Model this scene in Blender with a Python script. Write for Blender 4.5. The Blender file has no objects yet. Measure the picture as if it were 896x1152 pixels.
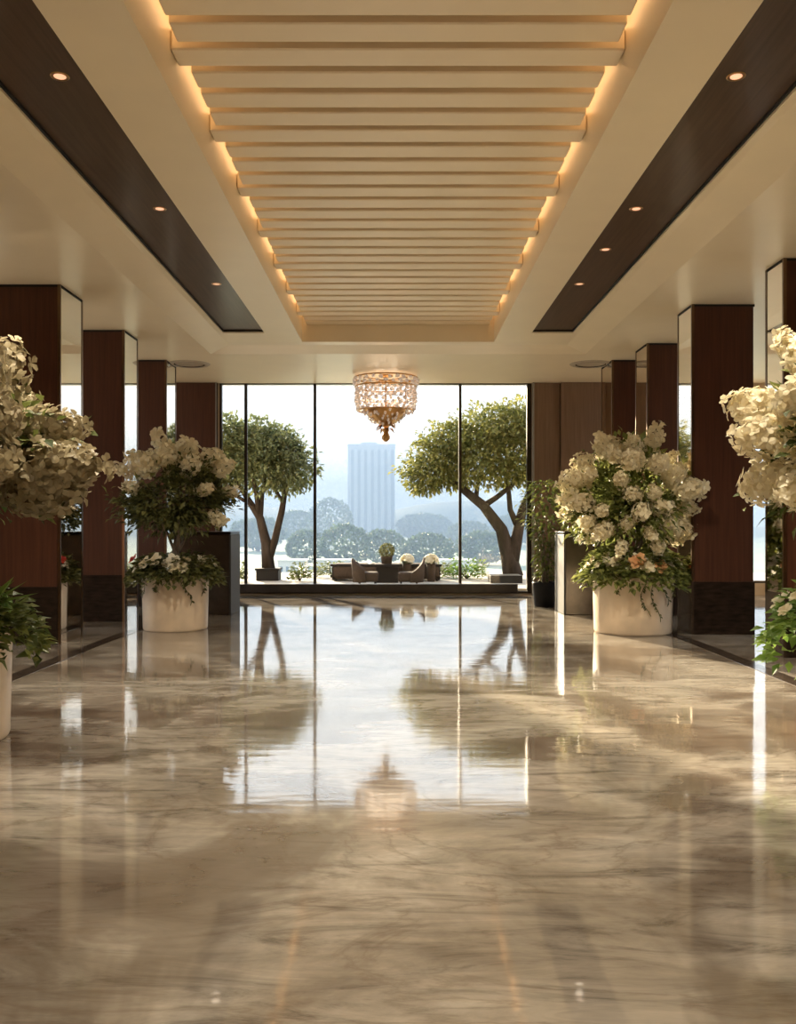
import bpy, bmesh, math, random
from mathutils import Vector, Matrix, noise as mnoise

scn = bpy.context.scene
COL = scn.collection
PI = math.pi
R = math.radians

# ------------------------------------------------------------------ helpers
class MB:
    """collects shapes and links them as one mesh object"""
    def __init__(self):
        self.v = []; self.f = []; self.mi = []
    def add(self, verts, faces, mi=0):
        o = len(self.v)
        self.v.extend([tuple(p) for p in verts])
        self.f.extend([tuple(i + o for i in f) for f in faces])
        self.mi.extend([mi] * len(faces))
        return self
    def box(self, x0, x1, y0, y1, z0, z1, mi=0):
        v = [(x0,y0,z0),(x1,y0,z0),(x1,y1,z0),(x0,y1,z0),(x0,y0,z1),(x1,y0,z1),(x1,y1,z1),(x0,y1,z1)]
        f = [(0,3,2,1),(4,5,6,7),(0,1,5,4),(1,2,6,5),(2,3,7,6),(3,0,4,7)]
        return self.add(v, f, mi)
    def rbox(self, size, loc=(0,0,0), bev=.02, rot=None, seg=2, mi=0, warp=None):
        bm = bmesh.new()
        bmesh.ops.create_cube(bm, size=1)
        for v in bm.verts:
            v.co = Vector((v.co.x*size[0], v.co.y*size[1], v.co.z*size[2]))
        if bev > 0:
            bmesh.ops.bevel(bm, geom=bm.edges[:], offset=bev, segments=seg, affect='EDGES', profile=.5)
        M = Matrix.Translation(Vector(loc)) @ (rot.to_4x4() if rot else Matrix.Identity(4))
        bm.verts.index_update()
        vs = []
        for v in bm.verts:
            c = v.co.copy()
            if warp: c = warp(c)
            vs.append(M @ c)
        fs = [tuple(q.index for q in f.verts) for f in bm.faces]
        bm.free()
        return self.add(vs, fs, mi)
    def lathe(self, prof, c=(0,0,0), n=40, mi=0, closed=False):
        vs = []; fs = []
        m = len(prof)
        for k in range(n):
            a = 2*PI*k/n
            for r, z in prof:
                vs.append((c[0]+r*math.cos(a), c[1]+r*math.sin(a), c[2]+z))
        for k in range(n):
            k2 = (k+1) % n
            for j in range(m-1):
                fs.append((k*m+j, k2*m+j, k2*m+j+1, k*m+j+1))
        return self.add(vs, fs, mi)
    def tube(self, pts, rad, n=8, mi=0, cap=True):
        pts = [Vector(p) for p in pts]
        if not isinstance(rad, (list, tuple)): rad = [rad]*len(pts)
        vs = []; fs = []
        t0 = (pts[1]-pts[0]).normalized()
        u = t0.orthogonal().normalized()
        for i, p in enumerate(pts):
            a = pts[max(i-1,0)]; b = pts[min(i+1,len(pts)-1)]
            t = (b-a).normalized()
            u = (u - t*u.dot(t)).normalized()
            w = t.cross(u)
            for k in range(n):
                an = 2*PI*k/n
                vs.append(p + (u*math.cos(an)+w*math.sin(an))*rad[i])
        for i in range(len(pts)-1):
            for k in range(n):
                k2 = (k+1)%n
                fs.append((i*n+k, i*n+k2, (i+1)*n+k2, (i+1)*n+k))
        if cap:
            fs.append(tuple(range(n-1,-1,-1)))
            fs.append(tuple((len(pts)-1)*n+k for k in range(n)))
        return self.add(vs, fs, mi)
    def leaf(self, p, d, nrm, L, W, fold=.15, mi=0):
        d = d.normalized()
        s = d.cross(nrm)
        if s.length < 1e-4: s = d.orthogonal()
        s.normalize()
        up = s.cross(d)
        v = [p, p + d*L*.45 + s*W*.5 + up*W*fold, p + d*L - up*W*.25, p + d*L*.45 - s*W*.5 + up*W*fold, p + d*L*.5]
        return self.add(v, [(0,4,1),(1,4,2),(0,3,4),(3,2,4)], mi)
    def petals(self, p, nrm, size, n, rnd, cup=.35, mi=0):
        nrm = nrm.normalized()
        u = nrm.orthogonal().normalized(); w = nrm.cross(u)
        a0 = rnd.random()*6.28
        for k in range(n):
            a = a0 + 2*PI*k/n + rnd.uniform(-.2,.2)
            d = u*math.cos(a)+w*math.sin(a); s = nrm.cross(d)
            sz = size*rnd.uniform(.8,1.2); wd = sz*.42
            cu = cup*rnd.uniform(.5,1.4)
            v = [p, p+d*sz*.5+s*wd+nrm*sz*cu*.6, p+d*sz*.95+s*wd*.55+nrm*sz*cu*.7, p+d*sz+nrm*sz*cu*.55,
                 p+d*sz*.95-s*wd*.55+nrm*sz*cu*.7, p+d*sz*.5-s*wd+nrm*sz*cu*.6, p+d*sz*.6+nrm*sz*cu*.45]
            self.add(v, [(0,6,1),(1,6,2),(2,6,3),(3,6,4),(4,6,5),(5,6,0)], mi)
        return self
    def build(self, name, mats, parent=None, smooth=False, loc=None):
        me = bpy.data.meshes.new(name)
        me.from_pydata(self.v, [], self.f)
        if not isinstance(mats, (list, tuple)): mats = [mats]
        for m in mats: me.materials.append(m)
        if len(mats) > 1: me.polygons.foreach_set('material_index', self.mi)
        if smooth: me.polygons.foreach_set('use_smooth', [True]*len(me.polygons))
        me.update()
        o = bpy.data.objects.new(name, me)
        COL.objects.link(o)
        if parent: o.parent = parent
        if loc: o.location = loc
        return o

def tag(o, label=None, cat=None, group=None, kind=None):
    if label: o['label'] = label
    if cat: o['category'] = cat
    if group: o['group'] = group
    if kind: o['kind'] = kind
    return o
def empty(name, loc=(0,0,0), rz=0):
    o = bpy.data.objects.new(name, None); COL.objects.link(o)
    o.empty_display_size = .1
    o.location = loc; o.rotation_euler = (0,0,rz)
    return o
def kids(o): return [c for c in bpy.data.objects if c.parent == o]
def copy_tree(o, parent=None):
    ch = kids(o)
    c = o.copy(); COL.objects.link(c); c.parent = parent
    for k in ch: copy_tree(k, c)
    return c
def struct(o):
    o['kind'] = 'structure'; return o

# ------------------------------------------------------------------ materials
def mat(name):
    m = bpy.data.materials.new(name); m.use_nodes = True
    nt = m.node_tree; b = nt.nodes['Principled BSDF']
    return m, nt, b
def simple(name, col, rough=.5, metal=0, spec=.5, coat=0, var=.0, scale=8, bump=0, stretch=(1,1,1)):
    m, nt, b = mat(name)
    b.inputs['Roughness'].default_value = rough
    b.inputs['Metallic'].default_value = metal
    b.inputs['Specular IOR Level'].default_value = spec
    b.inputs['Coat Weight'].default_value = coat
    b.inputs['Coat Roughness'].default_value = .08
    tc = nt.nodes.new('ShaderNodeTexCoord'); mp = nt.nodes.new('ShaderNodeMapping')
    mp.inputs['Scale'].default_value = stretch
    nt.links.new(tc.outputs['Object'], mp.inputs['Vector'])
    nz = nt.nodes.new('ShaderNodeTexNoise'); nz.inputs['Scale'].default_value = scale; nz.inputs['Detail'].default_value = 5
    nt.links.new(mp.outputs['Vector'], nz.inputs['Vector'])
    cr = nt.nodes.new('ShaderNodeValToRGB')
    c0 = tuple(c*(1-var) for c in col); c1 = tuple(min(1, c*(1+var)) for c in col)
    cr.color_ramp.elements[0].position = .3; cr.color_ramp.elements[1].position = .7
    cr.color_ramp.elements[0].color = (*c0, 1); cr.color_ramp.elements[1].color = (*c1, 1)
    nt.links.new(nz.outputs['Fac'], cr.inputs['Fac'])
    nt.links.new(cr.outputs['Color'], b.inputs['Base Color'])
    if bump:
        bp = nt.nodes.new('ShaderNodeBump'); bp.inputs['Strength'].default_value = bump; bp.inputs['Distance'].default_value = .01
        nt.links.new(nz.outputs['Fac'], bp.inputs['Height']); nt.links.new(bp.outputs['Normal'], b.inputs['Normal'])
    return m
def leafmat(name, c0, c1, scale=6, trans=.35, rough=.45):
    """leaf or petal: diffuse and translucent with colour varying leaf to leaf"""
    m, nt, b = mat(name)
    geo = nt.nodes.new('ShaderNodeNewGeometry')
    cr = nt.nodes.new('ShaderNodeValToRGB')
    cr.color_ramp.elements[0].color = (*c0, 1); cr.color_ramp.elements[1].color = (*c1, 1)
    nt.links.new(geo.outputs['Random Per Island'], cr.inputs['Fac'])
    nt.links.new(cr.outputs['Color'], b.inputs['Base Color'])
    b.inputs['Roughness'].default_value = rough
    b.inputs['Specular IOR Level'].default_value = .3
    tr = nt.nodes.new('ShaderNodeBsdfTranslucent'); nt.links.new(cr.outputs['Color'], tr.inputs['Color'])
    mx = nt.nodes.new('ShaderNodeMixShader'); mx.inputs['Fac'].default_value = trans
    nt.links.new(b.outputs['BSDF'], mx.inputs[1]); nt.links.new(tr.outputs['BSDF'], mx.inputs[2])
    nt.links.new(mx.outputs['Shader'], nt.nodes['Material Output'].inputs['Surface'])
    return m
def emit(name, col, s):
    m, nt, b = mat(name)
    b.inputs['Base Color'].default_value = (*col, 1)
    b.inputs['Emission Color'].default_value = (*col, 1)
    b.inputs['Emission Strength'].default_value = s
    return m
def glassmat(name, tint=(.96,.98,.97)):
    m, nt, b = mat(name)
    tr = nt.nodes.new('ShaderNodeBsdfTransparent'); tr.inputs['Color'].default_value = (*tint, 1)
    gl = nt.nodes.new('ShaderNodeBsdfGlossy'); gl.inputs['Roughness'].default_value = .01
    fc = nt.nodes.new('ShaderNodeLayerWeight'); fc.inputs['Blend'].default_value = .5
    pw = nt.nodes.new('ShaderNodeMath'); pw.operation = 'POWER'; pw.inputs[1].default_value = 5
    nt.links.new(fc.outputs['Facing'], pw.inputs[0])
    lw = nt.nodes.new('ShaderNodeMath'); lw.operation = 'MULTIPLY_ADD'; lw.inputs[1].default_value = .9; lw.inputs[2].default_value = .025
    nt.links.new(pw.outputs[0], lw.inputs[0])
    mx = nt.nodes.new('ShaderNodeMixShader')
    nt.links.new(lw.outputs[0], mx.inputs['Fac'])
    nt.links.new(tr.outputs['BSDF'], mx.inputs[1]); nt.links.new(gl.outputs['BSDF'], mx.inputs[2])
    nt.links.new(mx.outputs['Shader'], nt.nodes['Material Output'].inputs['Surface'])
    return m
def woodmat(name, c0, c1, rough=.3, coat=.3, vertical=True, scale=3):
    m, nt, b = mat(name)
    tc = nt.nodes.new('ShaderNodeTexCoord'); mp = nt.nodes.new('ShaderNodeMapping')
    mp.inputs['Scale'].default_value = (9,9,.35) if vertical else (9,.35,9)
    nt.links.new(tc.outputs['Object'], mp.inputs['Vector'])
    nz = nt.nodes.new('ShaderNodeTexNoise'); nz.inputs['Scale'].default_value = scale; nz.inputs['Detail'].default_value = 8
    nz.inputs['Roughness'].default_value = .6; nz.inputs['Distortion'].default_value = .4
    nt.links.new(mp.outputs['Vector'], nz.inputs['Vector'])
    cr = nt.nodes.new('ShaderNodeValToRGB')
    cr.color_ramp.elements[0].position = .3; cr.color_ramp.elements[1].position = .72
    cr.color_ramp.elements[0].color = (*c0,1); cr.color_ramp.elements[1].color = (*c1,1)
    nt.links.new(nz.outputs['Fac'], cr.inputs['Fac']); nt.links.new(cr.outputs['Color'], b.inputs['Base Color'])
    b.inputs['Roughness'].default_value = rough
    b.inputs['Specular IOR Level'].default_value = .3
    b.inputs['Coat Weight'].default_value = coat; b.inputs['Coat Roughness'].default_value = .15
    return m
def ramp(nt, stops):
    cr = nt.nodes.new('ShaderNodeValToRGB'); e = cr.color_ramp.elements
    while len(e) < len(stops): e.new(.5)
    for i, (p, c) in enumerate(stops):
        e[i].position = p; e[i].color = (*c, 1) if len(c) == 3 else c
    return cr
def marble_floor():
    m, nt, b = mat('polished_marble')
    L = nt.links.new; N = nt.nodes.new
    tc = N('ShaderNodeTexCoord')
    def mapping(sc, rot=0):
        mp = N('ShaderNodeMapping'); mp.inputs['Scale'].default_value = sc; mp.inputs['Rotation'].default_value = (0,0,rot)
        L(tc.outputs['Object'], mp.inputs['Vector']); return mp.outputs['Vector']
    def nz(vec, s, d=6, dist=0, rg=.55):
        n = N('ShaderNodeTexNoise'); n.inputs['Scale'].default_value = s; n.inputs['Detail'].default_value = d
        n.inputs['Distortion'].default_value = dist; n.inputs['Roughness'].default_value = rg
        L(vec, n.inputs['Vector']); return n.outputs['Fac']
    def mix(fac, a, c, mode='MIX'):
        x = N('ShaderNodeMix'); x.data_type = 'RGBA'; x.blend_type = mode
        if isinstance(fac, float): x.inputs[0].default_value = fac
        else: L(fac, x.inputs[0])
        L(a, x.inputs[6])
        if isinstance(c, tuple): x.inputs[7].default_value = (*c,1)
        else: L(c, x.inputs[7])
        return x.outputs[2]
    v1 = mapping((1,1.5,1), R(12))
    base = ramp(nt, [(.25,(.14,.118,.094)),(.46,(.275,.240,.200)),(.60,(.365,.328,.280)),(.78,(.53,.49,.43))])
    L(nz(v1, .55, 9, 1.4, .62), base.inputs['Fac'])
    # wispy streaks
    st = ramp(nt, [(.34,(.26,.245,.23)),(.47,(.85,.85,.85)),(.56,(1.05,1.05,1.04)),(.72,(1.4,1.38,1.34))])
    L(nz(mapping((.8,3.4,1), R(6)), 1.5, 10, 1.3, .72), st.inputs['Fac'])
    c = mix(.75, base.outputs['Color'], st.outputs['Color'], 'MULTIPLY')
    # broad dark clouds
    dk = ramp(nt, [(.50,(0,0,0)),(.57,(.6,.6,.6)),(.68,(.82,.82,.82))])
    L(nz(mapping((1,1,1), R(40)), .42, 5, 1.8), dk.inputs['Fac'])
    c = mix(dk.outputs['Color'], c, (.105,.078,.056))
    # dark veins
    ab = N('ShaderNodeMath'); ab.operation = 'SUBTRACT'; ab.inputs[1].default_value = .5
    L(nz(mapping((1,1.8,1), R(-15)), .6, 8, 1.0, .6), ab.inputs[0])
    ab2 = N('ShaderNodeMath'); ab2.operation = 'ABSOLUTE'; L(ab.outputs[0], ab2.inputs[0])
    vn = ramp(nt, [(.0,(.42,.42,.42)),(.010,(.2,.2,.2)),(.03,(0,0,0))])
    L(ab2.outputs[0], vn.inputs['Fac'])
    c = mix(vn.outputs['Color'], c, (.12,.085,.06))
    L(c, b.inputs['Base Color'])
    b.inputs['IOR'].default_value = 2.15
    rr = ramp(nt, [(.3,(.035,)*3),(.7,(.085,)*3)])
    L(nz(mapping((1,1,1)), 1.3, 4), rr.inputs['Fac']); L(rr.outputs['Color'], b.inputs['Roughness'])
    bp = N('ShaderNodeBump'); bp.inputs['Strength'].default_value = .06; bp.inputs['Distance'].default_value = .02
    L(nz(mapping((.5,2.6,1)), 2.2, 2), bp.inputs['Height']); L(bp.outputs['Normal'], b.inputs['Normal'])
    return m

M_floor = marble_floor()
M_ceil = simple('cream_ceiling_paint', (.82,.695,.50), .35, var=.02, scale=2)
M_fin = simple('cream_slat_paint', (.82,.685,.485), .45, var=.02, scale=2)
M_wall = simple('warm_plaster', (.60,.48,.34), .7, var=.05, scale=3)
M_wood = woodmat('dark_red_wood_veneer', (.056,.020,.011), (.096,.036,.019), .42, .0)
M_woodlit = woodmat('lit_brown_veneer', (.15,.088,.054), (.23,.14,.088), .4, .2)  # brown lightened to hold the light falling on the right-hand pilasters
M_woodceil = woodmat('dark_brown_ceiling_veneer', (.060,.035,.022), (.105,.064,.041), .38, .15, vertical=False)
M_void = simple('black_shadow_gap', (.008,.006,.005), .8)
M_mirror = simple('bronze_mirror', (.78,.70,.61), .035, metal=1, var=.01, scale=1)
M_bronze = simple('bronze_edge_trim', (.20,.125,.075), .3, metal=1, var=.1)
M_plinth = simple('dark_plinth_marble', (.022,.014,.010), .3, var=.55, scale=6, stretch=(1,1,4), spec=.15)
M_stone = simple('brown_pedestal_stone', (.045,.031,.022), .25, var=.35, scale=5, coat=.2)
M_darkmetal = simple('dark_mullion_metal', (.045,.035,.028), .35, metal=.6, var=.1)
M_sill = simple('dark_sill_stone', (.045,.036,.03), .35, var=.2)
M_steel = simple('brushed_steel', (.34,.32,.29), .5, metal=1, var=.05)
M_glass = glassmat('window_glass')
M_darksteel = simple('dull_grey_steel', (.05,.046,.04), .6, var=.08, spec=.3)
M_vent = simple('greige_vent_enamel', (.42,.35,.27), .5, var=.02)
M_border = simple('dark_inlay_marble', (.05,.038,.03), .12, var=.4, scale=5)
M_pot = simple('cream_stone_pot', (.70,.565,.42), .38, var=.10, scale=4)
M_soil = simple('potting_soil', (.03,.02,.013), .9, var=.4, scale=40, bump=.6)
M_bark = simple('pale_bark', (.16,.12,.085), .8, var=.4, scale=12, bump=.5, stretch=(1,1,.3))
M_treebark = simple('tree_bark', (.045,.036,.032), .85, spec=.05, var=.35, scale=9, bump=.6, stretch=(1,1,.3))
M_leaf = leafmat('plant_leaves', (.045,.070,.016), (.19,.21,.055))
M_leaflight = leafmat('light_leaves', (.075,.10,.022), (.30,.32,.10))
M_leafbright = leafmat('bright_leaves', (.07,.15,.02), (.22,.34,.07))
M_leafdark = leafmat('dark_leaves', (.048,.060,.018), (.20,.20,.07))
M_petal = leafmat('cream_petals', (.70,.61,.41), (.92,.86,.66), trans=.35)
M_petalwhite = leafmat('white_petals', (.80,.74,.58), (.95,.91,.80), trans=.35)
M_petalbeige = leafmat('beige_petals', (.29,.235,.135), (.47,.40,.25), trans=.3)
M_peach = leafmat('peach_petals', (.72,.36,.16), (.85,.50,.26), trans=.3)
M_red = leafmat('red_petals', (.35,.03,.02), (.50,.06,.035), trans=.3)
M_treeleaf = leafmat('tree_leaves', (.080,.098,.024), (.26,.25,.075), trans=.45)
M_treeleaf2 = leafmat('tree_leaves_cool', (.080,.105,.050), (.22,.24,.11), trans=.45)
M_gold = simple('aged_gold', (.50,.29,.12), .28, metal=1, var=.15)
M_led = emit('warm_cove_light', (1,.70,.38), 1.2)
M_lamp = emit('downlight_lens', (1,.55,.34), .42)
M_terrace = simple('pale_terrace_stone', (.40,.37,.33), .6, spec=.1, var=.06)
M_rattan = simple('brown_rattan', (.075,.054,.043), .7, spec=.08, var=.2, scale=30)
M_rattandark = simple('charcoal_rattan', (.03,.027,.027), .6, spec=.08, var=.2, scale=30)
M_blackpot = simple('black_planter', (.02,.02,.022), .5, spec=.08, var=.1)
M_tower = simple('hazed_tower_concrete', (.40,.45,.52), .7, var=.03, scale=.05)  # pale concrete with part of the blue haze mixed into its colour
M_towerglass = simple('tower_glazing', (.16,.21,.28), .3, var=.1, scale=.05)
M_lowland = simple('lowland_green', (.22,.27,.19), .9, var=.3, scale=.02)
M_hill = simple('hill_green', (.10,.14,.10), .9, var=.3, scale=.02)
M_far = leafmat('distant_foliage', (.05,.085,.045), (.12,.17,.085), trans=.3)
M_box = simple('pale_block', (.62,.60,.57), .7, var=.05, scale=.05)

# crystal: slightly rosy cut glass, given a faint glow to look lit
M_crystal, nt, b = mat('glowing_cut_crystal')
b.inputs['Base Color'].default_value = (.95,.87,.82,1); b.inputs['Roughness'].default_value = .12
b.inputs['Emission Color'].default_value = (1,.84,.74,1); b.inputs['Emission Strength'].default_value = .03
b.inputs['Transmission Weight'].default_value = .35; b.inputs['IOR'].default_value = 1.5

# ------------------------------------------------------------------ dimensions
YB = 18.9        # back wall
YF = -8.0        # wall behind the camera
XS = 8.2         # side walls
HC = 4.5         # aisle ceiling
HS = 4.58        # soffit of the middle tray
XO = 1.62        # half width of coffer
YC = 15.0        # far end of coffer
YC0 = -5.0

# ------------------------------------------------------------------ room shell
fl = MB(); fl.box(-XS-.3, XS+.3, YF-.3, YB+.1, -.2, 0)
struct(fl.build('floor', M_floor))
# dark inlay strips along the two rows of columns, gently curved
for s in (-1, 1):
    m = MB(); n = 40
    vs = []; fs = []
    for i in range(n+1):
        y = 2 + (15.5-2)*i/n
        x = s*(3.78 - .10*((y-9)/6.5)**2*(1 if y > 9 else .3) - (.75 if s > 0 else .25)*max(0, (y-11.2)/3.6)**2*.5)
        vs += [(x-.09, y, .0), (x+.09, y, .0), (x-.09, y, .004), (x+.09, y, .004)]
    for i in range(n):
        a = i*4; c = a+4
        fs += [(a+2, a+3, c+3, c+2), (a, a+2, c+2, c), (a+1, c+1, c+3, a+3)]
    m.add(vs, fs)
    struct(m.build('floor_inlay', M_border))

ce = MB()
for s in (-1, 1):
    def bx(xa, xb, *r): ce.box(min(s*xa, s*xb), max(s*xa, s*xb), *r)
    bx(3.3, XS+.3, YF-.3, YB+.3, HC, HC+.25)                 # aisle
    bx(XO, 2.15, YF, 15.25, HS, 5.45)                         # soffit beside the coffer
    bx(2.82, 2.90, YF, 15.25, HS, 5.0)                        # soffit outside the wood panel
    bx(2.15, 2.82, 14.3, 15.25, HS, 5.0)
    bx(2.15, 2.82, YF, 14.3, 4.75, 5.0)
    # splay down to the aisle ceiling, mitred at the far corner
    a = [(s*2.90, YF, HS), (s*2.90, 15.25, HS), (s*3.3, 15.65, HC), (s*3.3, YF, HC)]
    ce.add(a, [(0,1,2,3)])
ce.box(-XO, XO, YC, 15.25, HS, 5.45)
ce.add([(-2.90,15.25,HS),(2.90,15.25,HS),(3.3,15.65,HC),(-3.3,15.65,HC)], [(0,1,2,3)])
ce.box(-3.3, 3.3, 15.65, YB+.3, HC, HC+.25)
ce.box(-XO, XO, YF, YC0, HS, 5.45)
ce.box(-XS-.3, XS+.3, YF-.3, YB+.3, 5.45, 5.6)
ce.box(-XO, XO, YC0, YC, 5.25, 5.3)
struct(ce.build('ceiling', M_ceil))
for s in (-1, 1):
    m = MB()
    m.box(min(s*2.16,s*2.80), max(s*2.16,s*2.80), YF, 14.28, 4.625, 4.66)
    p = struct(m.build('ceiling_panel', M_woodceil))
    g = MB(); g.box(min(s*2.801,s*2.819), max(s*2.801,s*2.819), YF, 14.28, 4.60, 4.74)
    g.box(min(s*2.151,s*2.82), max(s*2.151,s*2.82), 14.281, 14.298, 4.60, 4.74)
    g.build('shadow_gap', M_void, p)

# slatted ceiling: every slat is a mesh of its own
sl = empty('ceiling_louvre', (0, 0, 4.95))
tag(sl, 'cream painted slatted ceiling filling the long glowing recess overhead', 'slatted ceiling')
def slat(w):
    m = MB()
    m.rbox((2*w, .235, .16), (0,0,0), .010, seg=1)
    return m.build('slat', M_fin, sl).data
short = slat(1.545); k0 = bpy.data.objects[-1] if False else None
first_short = [c for c in kids(sl)][0]
long_ = slat(1.615)
first_long = [c for c in kids(sl) if c.data == long_][0]
y = -3.0; i = 0; us = ul = False
while y < 14.9:
    if i % 4 == 1:
        o = first_long if not ul else first_long.copy()
        if ul: COL.objects.link(o)
        ul = True
    else:
        o = first_short if not us else first_short.copy()
        if us: COL.objects.link(o)
        us = True
    o.parent = sl; o.location = (0, y, 0)
    y += .325; i += 1
for s in (-1, 1):                                       # light strips resting above the slat ends
    m = MB(); m.box(min(s*1.50,s*1.58), max(s*1.50,s*1.58), YC0+.2, YC-.1, .115, .14)
    o = m.build('light_strip', M_led, sl)
    tag(o, 'warm glowing light strip')

# walls ---------------------------------------------------------------------
WX0, WX1 = -3.80, 2.845          # big window
def wall_x(name, y0, y1, openings, mt=M_wall):
    """wall across x with rectangular openings (xa, xb, za, zb)"""
    m = MB(); xs = -XS-.3
    for xa, xb, za, zb in openings:
        m.box(xs, xa, y0, y1, -.2, HC+.3)
        if za > -.2: m.box(xa, xb, y0, y1, -.2, za)
        m.box(xa, xb, y0, y1, zb, HC+.3)
        xs = xb
    m.box(xs, XS+.3, y0, y1, -.2, HC+.3)
    return struct(m.build(name, mt))
def wall_y(name, x0, x1, openings, mt=M_wall):
    m = MB(); ys = YF
    for ya, yb, za, zb in openings:
        m.box(x0, x1, ys, ya, -.2, HC+.3)
        m.box(x0, x1, ya, yb, -.2, za); m.box(x0, x1, ya, yb, zb, HC+.3)
        ys = yb
    m.box(x0, x1, ys, YB, -.2, HC+.3)
    return struct(m.build(name, mt))
wall_x('wall_back', YB, YB+.22, [(-7.9,-6.7,.25,4.35),(WX0,WX1,.03,HC),(6.7,8.0,.25,4.35)])
wall_x('wall_front', YF-.22, YF, [])
side_open = [(a, a+2.2, .3, 4.2) for a in (10.0, 12.7, 15.4)]
wall_y('wall_left', -XS-.22, -XS, side_open)
wall_y('wall_right', XS, XS+.22, side_open)

wn = [0]
def window_x(xa, xb, za, zb, y, mull=(), fw=.05):
    wn[0] += 1
    w = struct(empty('window_%d' % wn[0], ((xa+xb)/2, y, za)))
    cx = (xa+xb)/2
    m = MB()
    for x0, x1, z0, z1 in ((xa,xa+fw,za,zb),(xb-fw,xb,za,zb),(xa+fw,xb-fw,za,za+fw),(xa+fw,xb-fw,zb-.012,zb)):
        m.box(x0-cx, x1-cx, -.05, .05, z0-za, z1-za)
    m.build('frame', M_darkmetal, w)
    edges = [xa+fw] + [q for q in mull] + [xb-fw]
    for q in mull:
        mm = MB(); mm.box(q-cx-.026, q-cx+.026, -.06, .05, fw, zb-za-.012)
        mm.box(q-cx+.026, q-cx+.034, -.05, .02, fw, zb-za-.012)
        mm.build('mullion', M_darkmetal, w)
    for a, c in zip(edges[:-1], edges[1:]):
        g = MB(); g.box(a-cx+(.026 if a in mull else 0), c-cx-(.026 if c in mull else 0), -.006, .006, fw, zb-za-.012)
        g.build('pane', M_glass, w)
    return w
def window_y(ya, yb, za, zb, x, fw=.05):
    wn[0] += 1
    w = struct(empty('window_%d' % wn[0], (x, (ya+yb)/2, za)))
    h = (yb-ya)/2; H = zb-za
    m = MB()
    for y0, y1, z0, z1 in ((-h,-h+fw,0,H),(h-fw,h,0,H),(-h+fw,h-fw,0,fw),(-h+fw,h-fw,H-fw,H)):
        m.box(-.05, .05, y0, y1, z0, z1)
    m.build('frame', M_darkmetal, w)
    g = MB(); g.box(-.006, .006, -h+fw, h-fw, fw, H-fw); g.build('pane', M_glass, w)
w1 = window_x(WX0, WX1, .03, HC, YB+.06, (-3.245,-1.774,1.32,2.77))
m = MB(); m.rbox((6.42, .16, .18), (-.24+.04, -.12, .12), .012)
m.build('sill', M_sill, w1)
window_x(6.7, 8.0, .25, 4.35, YB+.1)
window_x(-7.9, -6.7, .25, 4.35, YB+.1)
for a in side_open:
    window_y(a[0], a[1], a[2], a[3], -XS-.1); window_y(a[0], a[1], a[2], a[3], XS+.1)

# columns ---------------------------------------------------------------------
def column(x_in, y0, depth, side, name='column', plinth=.72, full_mirror=True, width=.86, wood=M_wood):
    """x_in: face turned to the hall; side -1 left row, +1 right row"""
    w = struct(empty(name, (x_in, y0, 0)))
    xo = side*width
    def b_(xa, xb, ya, yb, za, zb, nm, mt):
        m = MB(); m.box(min(xa,xb), max(xa,xb), ya, yb, za, zb); return m.build(nm, mt, w)
    top = HC - .002
    b_(side*.03, xo-side*.03, .03, depth-.03, .0, top, 'core', M_void)
    b_(side*.035, xo-side*.035, .006, .032, plinth, top-.03, 'wood_panel', wood)
    b_(side*.035, xo-side*.035, depth-.032, depth-.006, plinth, top-.03, 'wood_panel', wood)
    b_(xo-side*.032, xo-side*.006, .035, depth-.035, plinth, top-.03, 'wood_panel', wood)
    m = MB()
    m.box(min(side*.03,xo), max(side*.03,xo), .0, .03, .0, plinth)
    m.box(min(side*.03,xo), max(side*.03,xo), depth-.03, depth, .0, plinth)
    m.box(min(xo-side*.03,xo), max(xo-side*.03,xo), .03, depth-.03, .0, plinth)
    m.build('plinth', M_plinth, w)
    z0 = 0.0 if full_mirror else plinth
    b_(side*.006, side*.03, .05, depth-.05, z0, top-.03, 'mirror_panel', M_mirror)
    if not full_mirror:
        b_(0, side*.03, .0, depth, 0, plinth, 'plinth', M_stone)
    m = MB()
    for ya, yb in ((0,.035),(depth-.035,depth)):
        m.box(min(0,side*.035), max(0,side*.035), ya, yb, z0, top)
    m.build('corner_trim', M_bronze, w)
    m = MB(); m.box(min(side*.035,xo), max(side*.035,xo), 0.004, .03, top-.03, top)
    m.box(min(side*.0,side*.03), max(side*.0,side*.03), .035, depth-.035, top-.03, top)
    m.build('top_trim', M_void, w)
    return w
for y0, d in ((5.9,.8),(8.5,.8),(11.1,.8),(13.7,.72),(16.2,.7)):
    column(-4.22, y0, d, -1)
column(4.34, 7.4, .5, 1, full_mirror=False)
column(4.34, 10.0, .5, 1, full_mirror=False)
column(4.00, 12.1, .62, 1, full_mirror=False)
column(4.12, 14.7, .72, 1, full_mirror=False)
column(3.90, 16.2, .85, 1, full_mirror=False)
# wood pilasters against the back wall
def pilaster(xa, xb, mt, d=.12):
    m = MB(); m.box(xa, xb, YB-d, YB-.002, 0, HC-.002)
    for q in (xa+.0, xb-.02):
        m.box(q, q+.02, YB-d-.01, YB-d, 0, HC-.002)
    return struct(m.build('wall_panel', mt))
pilaster(-4.75, -3.83, M_wood)
pilaster(2.88, 3.42, M_woodlit, .10)
pilaster(3.44, 4.35, M_woodlit, .16)
# steel reveal at both ends of the window
for xx in (-3.86, 2.85):
    m = MB(); m.box(xx-.0, xx+.03, YB-.14, YB-.002, 0, HC-.002)
    struct(m.build('window_trim', M_steel))
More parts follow.
